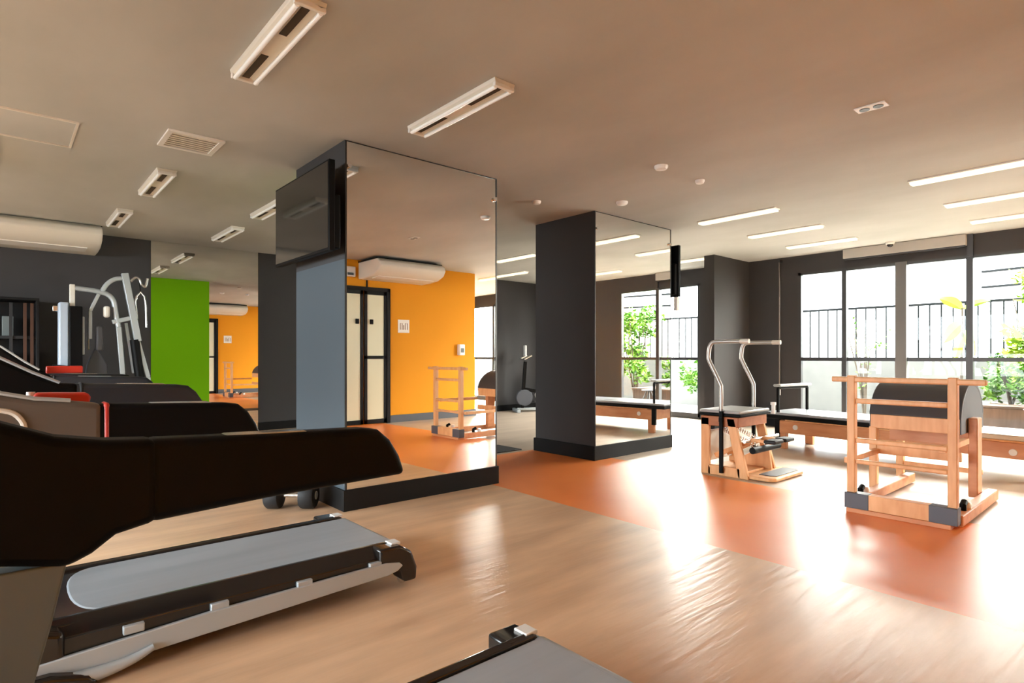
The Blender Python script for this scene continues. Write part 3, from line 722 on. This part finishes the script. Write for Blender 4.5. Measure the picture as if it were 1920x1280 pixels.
# ------------------------------------------------------------------ outside
struct(G().box(9.36, 30, -14, 22, -.12, -.02).build('ground', M['outside_floor']))
struct(G().box(-24, -3.75, -14, 22, -.12, -.02).build('ground', M['dim_ground']))  # unseen ground, made dark so less light bounces onto the ceiling
o = G().box(12.0, 12.15, -8, 14, -.02, 1.02).build('garden_wall', M['outside_wall']); tag(o, 'low rendered wall outside under the railing', 'wall')
t = thing('metal_railing', 'thin dark vertical-bar railing on the low garden wall', 'railing', (12.07, 3, 1.02))
G().box(-.02, .02, -5, 6, .96, 1.0).build('top_rail', M['rail'], t)
G().box(-.015, .015, -5, 6, .03, .05).build('bottom_rail', M['rail'], t)
for k in range(67):
    G().box(-.010, .010, -.010, .010, .05, .96).build('baluster', M['rail'], t).location = (0, -4.95+.165*k, 0)
t = thing('neighbouring_building', 'overexposed white building with thin dark ledges beyond the railing', 'building', (19.5, 5, 0), math.radians(-12))
G().box(0, 3, -13, 9, -.02, 5.4).build('facade', M['building'], t)
for z in (2.86, 3.26, 3.66): G().box(-.12, 0, -13, -1.7, z, z+.045).build('ledge', M['rail'], t)

random.seed(5)
def shrub(loc, rad, hgt, n, ls, label, m, z0=.3, name='leafy_shrub', group=None):
    t = thing(name, label, 'shrub', loc, 0, group)
    g = G()
    for _ in range(7):
        a = random.uniform(0, 2*PI); q = random.uniform(.3, .8)
        g.tube([(0, 0, 0), (rad*q*.3*math.cos(a), rad*q*.3*math.sin(a), hgt*.4), (rad*q*math.cos(a), rad*q*math.sin(a), hgt*random.uniform(.65, .95))], [.02, .013, .006], 6)
    g.build('stems', M['bark'], t, smooth=True)
    g = G()
    cl = [(Vector((random.uniform(-1, 1)*rad*.75, random.uniform(-1, 1)*rad*.75, random.uniform(z0, .92)*hgt)), rad*random.uniform(.2, .42)) for _ in range(16)]
    for _ in range(n):
        c, rr = random.choice(cl)
        d = Vector((random.gauss(0, 1), random.gauss(0, 1), random.gauss(0, .8))).normalized()*rr*random.uniform(.5, 1.05)
        p = c+d; ax = Vector((random.uniform(-1, 1), random.uniform(-1, 1), random.uniform(-.5, .7))).normalized()
        sd = ax.cross(Vector((random.uniform(-1, 1), random.uniform(-1, 1), 1))).normalized(); s = ls*random.uniform(.6, 1.3)
        nn = ax.cross(sd)*s*.12
        vs = [g.bm.verts.new(q_) for q_ in (p, p+ax*s*.5+sd*s*.28+nn, p+ax*s, p+ax*s*.5-sd*s*.28+nn)]
        g.bm.faces.new(vs)
    f = g.build('foliage', m, t)
    return t
shrub((10.9, -.05, -.02), .66, 2.35, 1500, .14, 'bright green shrub outside reflected in the farther pillar mirror', M['leaf'])
shrub((11.25, 1.35, -.02), .48, 2.45, 1300, .13, 'tall green shrub outside the right-hand window pane', M['leaf_pale'])
shrub((10.3, 1.5, .40), .36, .75, 900, .09, 'low green bush in the timber planter outside', M['leaf'], z0=.1)
shrub((11.2, 6.6, -.02), .5, 1.1, 500, .12, 'small green bush outside the window beyond the projecting wall', M['leaf'])
shrub((11.3, 3.6, -.02), .4, 1.9, 120, .07, 'sparse twiggy shrub in front of the low garden wall', M['leaf'])
# broad-leaved plant
t = thing('broad_leaf_plant', 'plant with broad lime-green leaves beside the window mullion outside', 'plant', (11.0, 2.17, -.02))
g = G(); g.tube([(0, 0, 0), (.03, .02, .9), (0, 0, 1.86)], [.03, .022, .012], 8); g.build('stem', M['bark'], t, smooth=True)
for dx, dy, dz_, ln, wd, bz in ((-.1, .30, .34, .42, .085, 1.82), (.05, -.35, .26, .40, .05, 1.82), (.1, .42, -.30, .32, .10, 1.62), (.0, -.3, -.5, .30, .07, 1.5), (-.2, .2, -.6, .28, .06, 1.4)):
    g = G(); b0 = Vector((0, 0, bz)); dr = Vector((dx, dy, dz_)).normalized(); sd = dr.cross(Vector((1, 0, .2))).normalized()
    n = 10; L1, L2, Mi = [], [], []
    for i in range(n+1):
        q = i/n; c = b0+dr*ln*q+Vector((0, 0, -.12*q*q)); wv = wd*math.sin(PI*min(1, q*.93+.04))**.8
        Mi.append(g.bm.verts.new(c)); L1.append(g.bm.verts.new(c+sd*wv+Vector((.03, 0, .02)))); L2.append(g.bm.verts.new(c-sd*wv+Vector((.03, 0, .02))))
    for i in range(n):
        g.bm.faces.new((Mi[i], Mi[i+1], L1[i+1], L1[i])); g.bm.faces.new((Mi[i+1], Mi[i], L2[i], L2[i+1]))
    g.build('leaf', M['leaf_pale'], t, smooth=True)
t = thing('timber_planter', 'low timber planter box outside at the right edge', 'planter', (10.28, 1.25, -.02))
g = G(); g.box(-.38, .38, -.62, .68, 0, .44); g.build('box', M['deck'], t, bev=.01)
G().box(-.40, .40, -.64, .70, .44, .47).build('rim', M['deck'], t, bev=.006)
t = thing('wire_stool', 'black wire-legged stool outside by the planter', 'stool', (9.72, 1.16, -.02))
G().lathe([(.13, .44), (.14, .45), (.13, .46)], (0, 0, 0), n=20).build('seat', M['frame'], t, smooth=True)
for k in range(4):
    a = PI/4+k*PI/2
    G().tube([(.04*math.cos(a), .04*math.sin(a), .44), (.22*math.cos(a), .22*math.sin(a), 0)], .009, 8).build('leg', M['frame'], t, smooth=True)
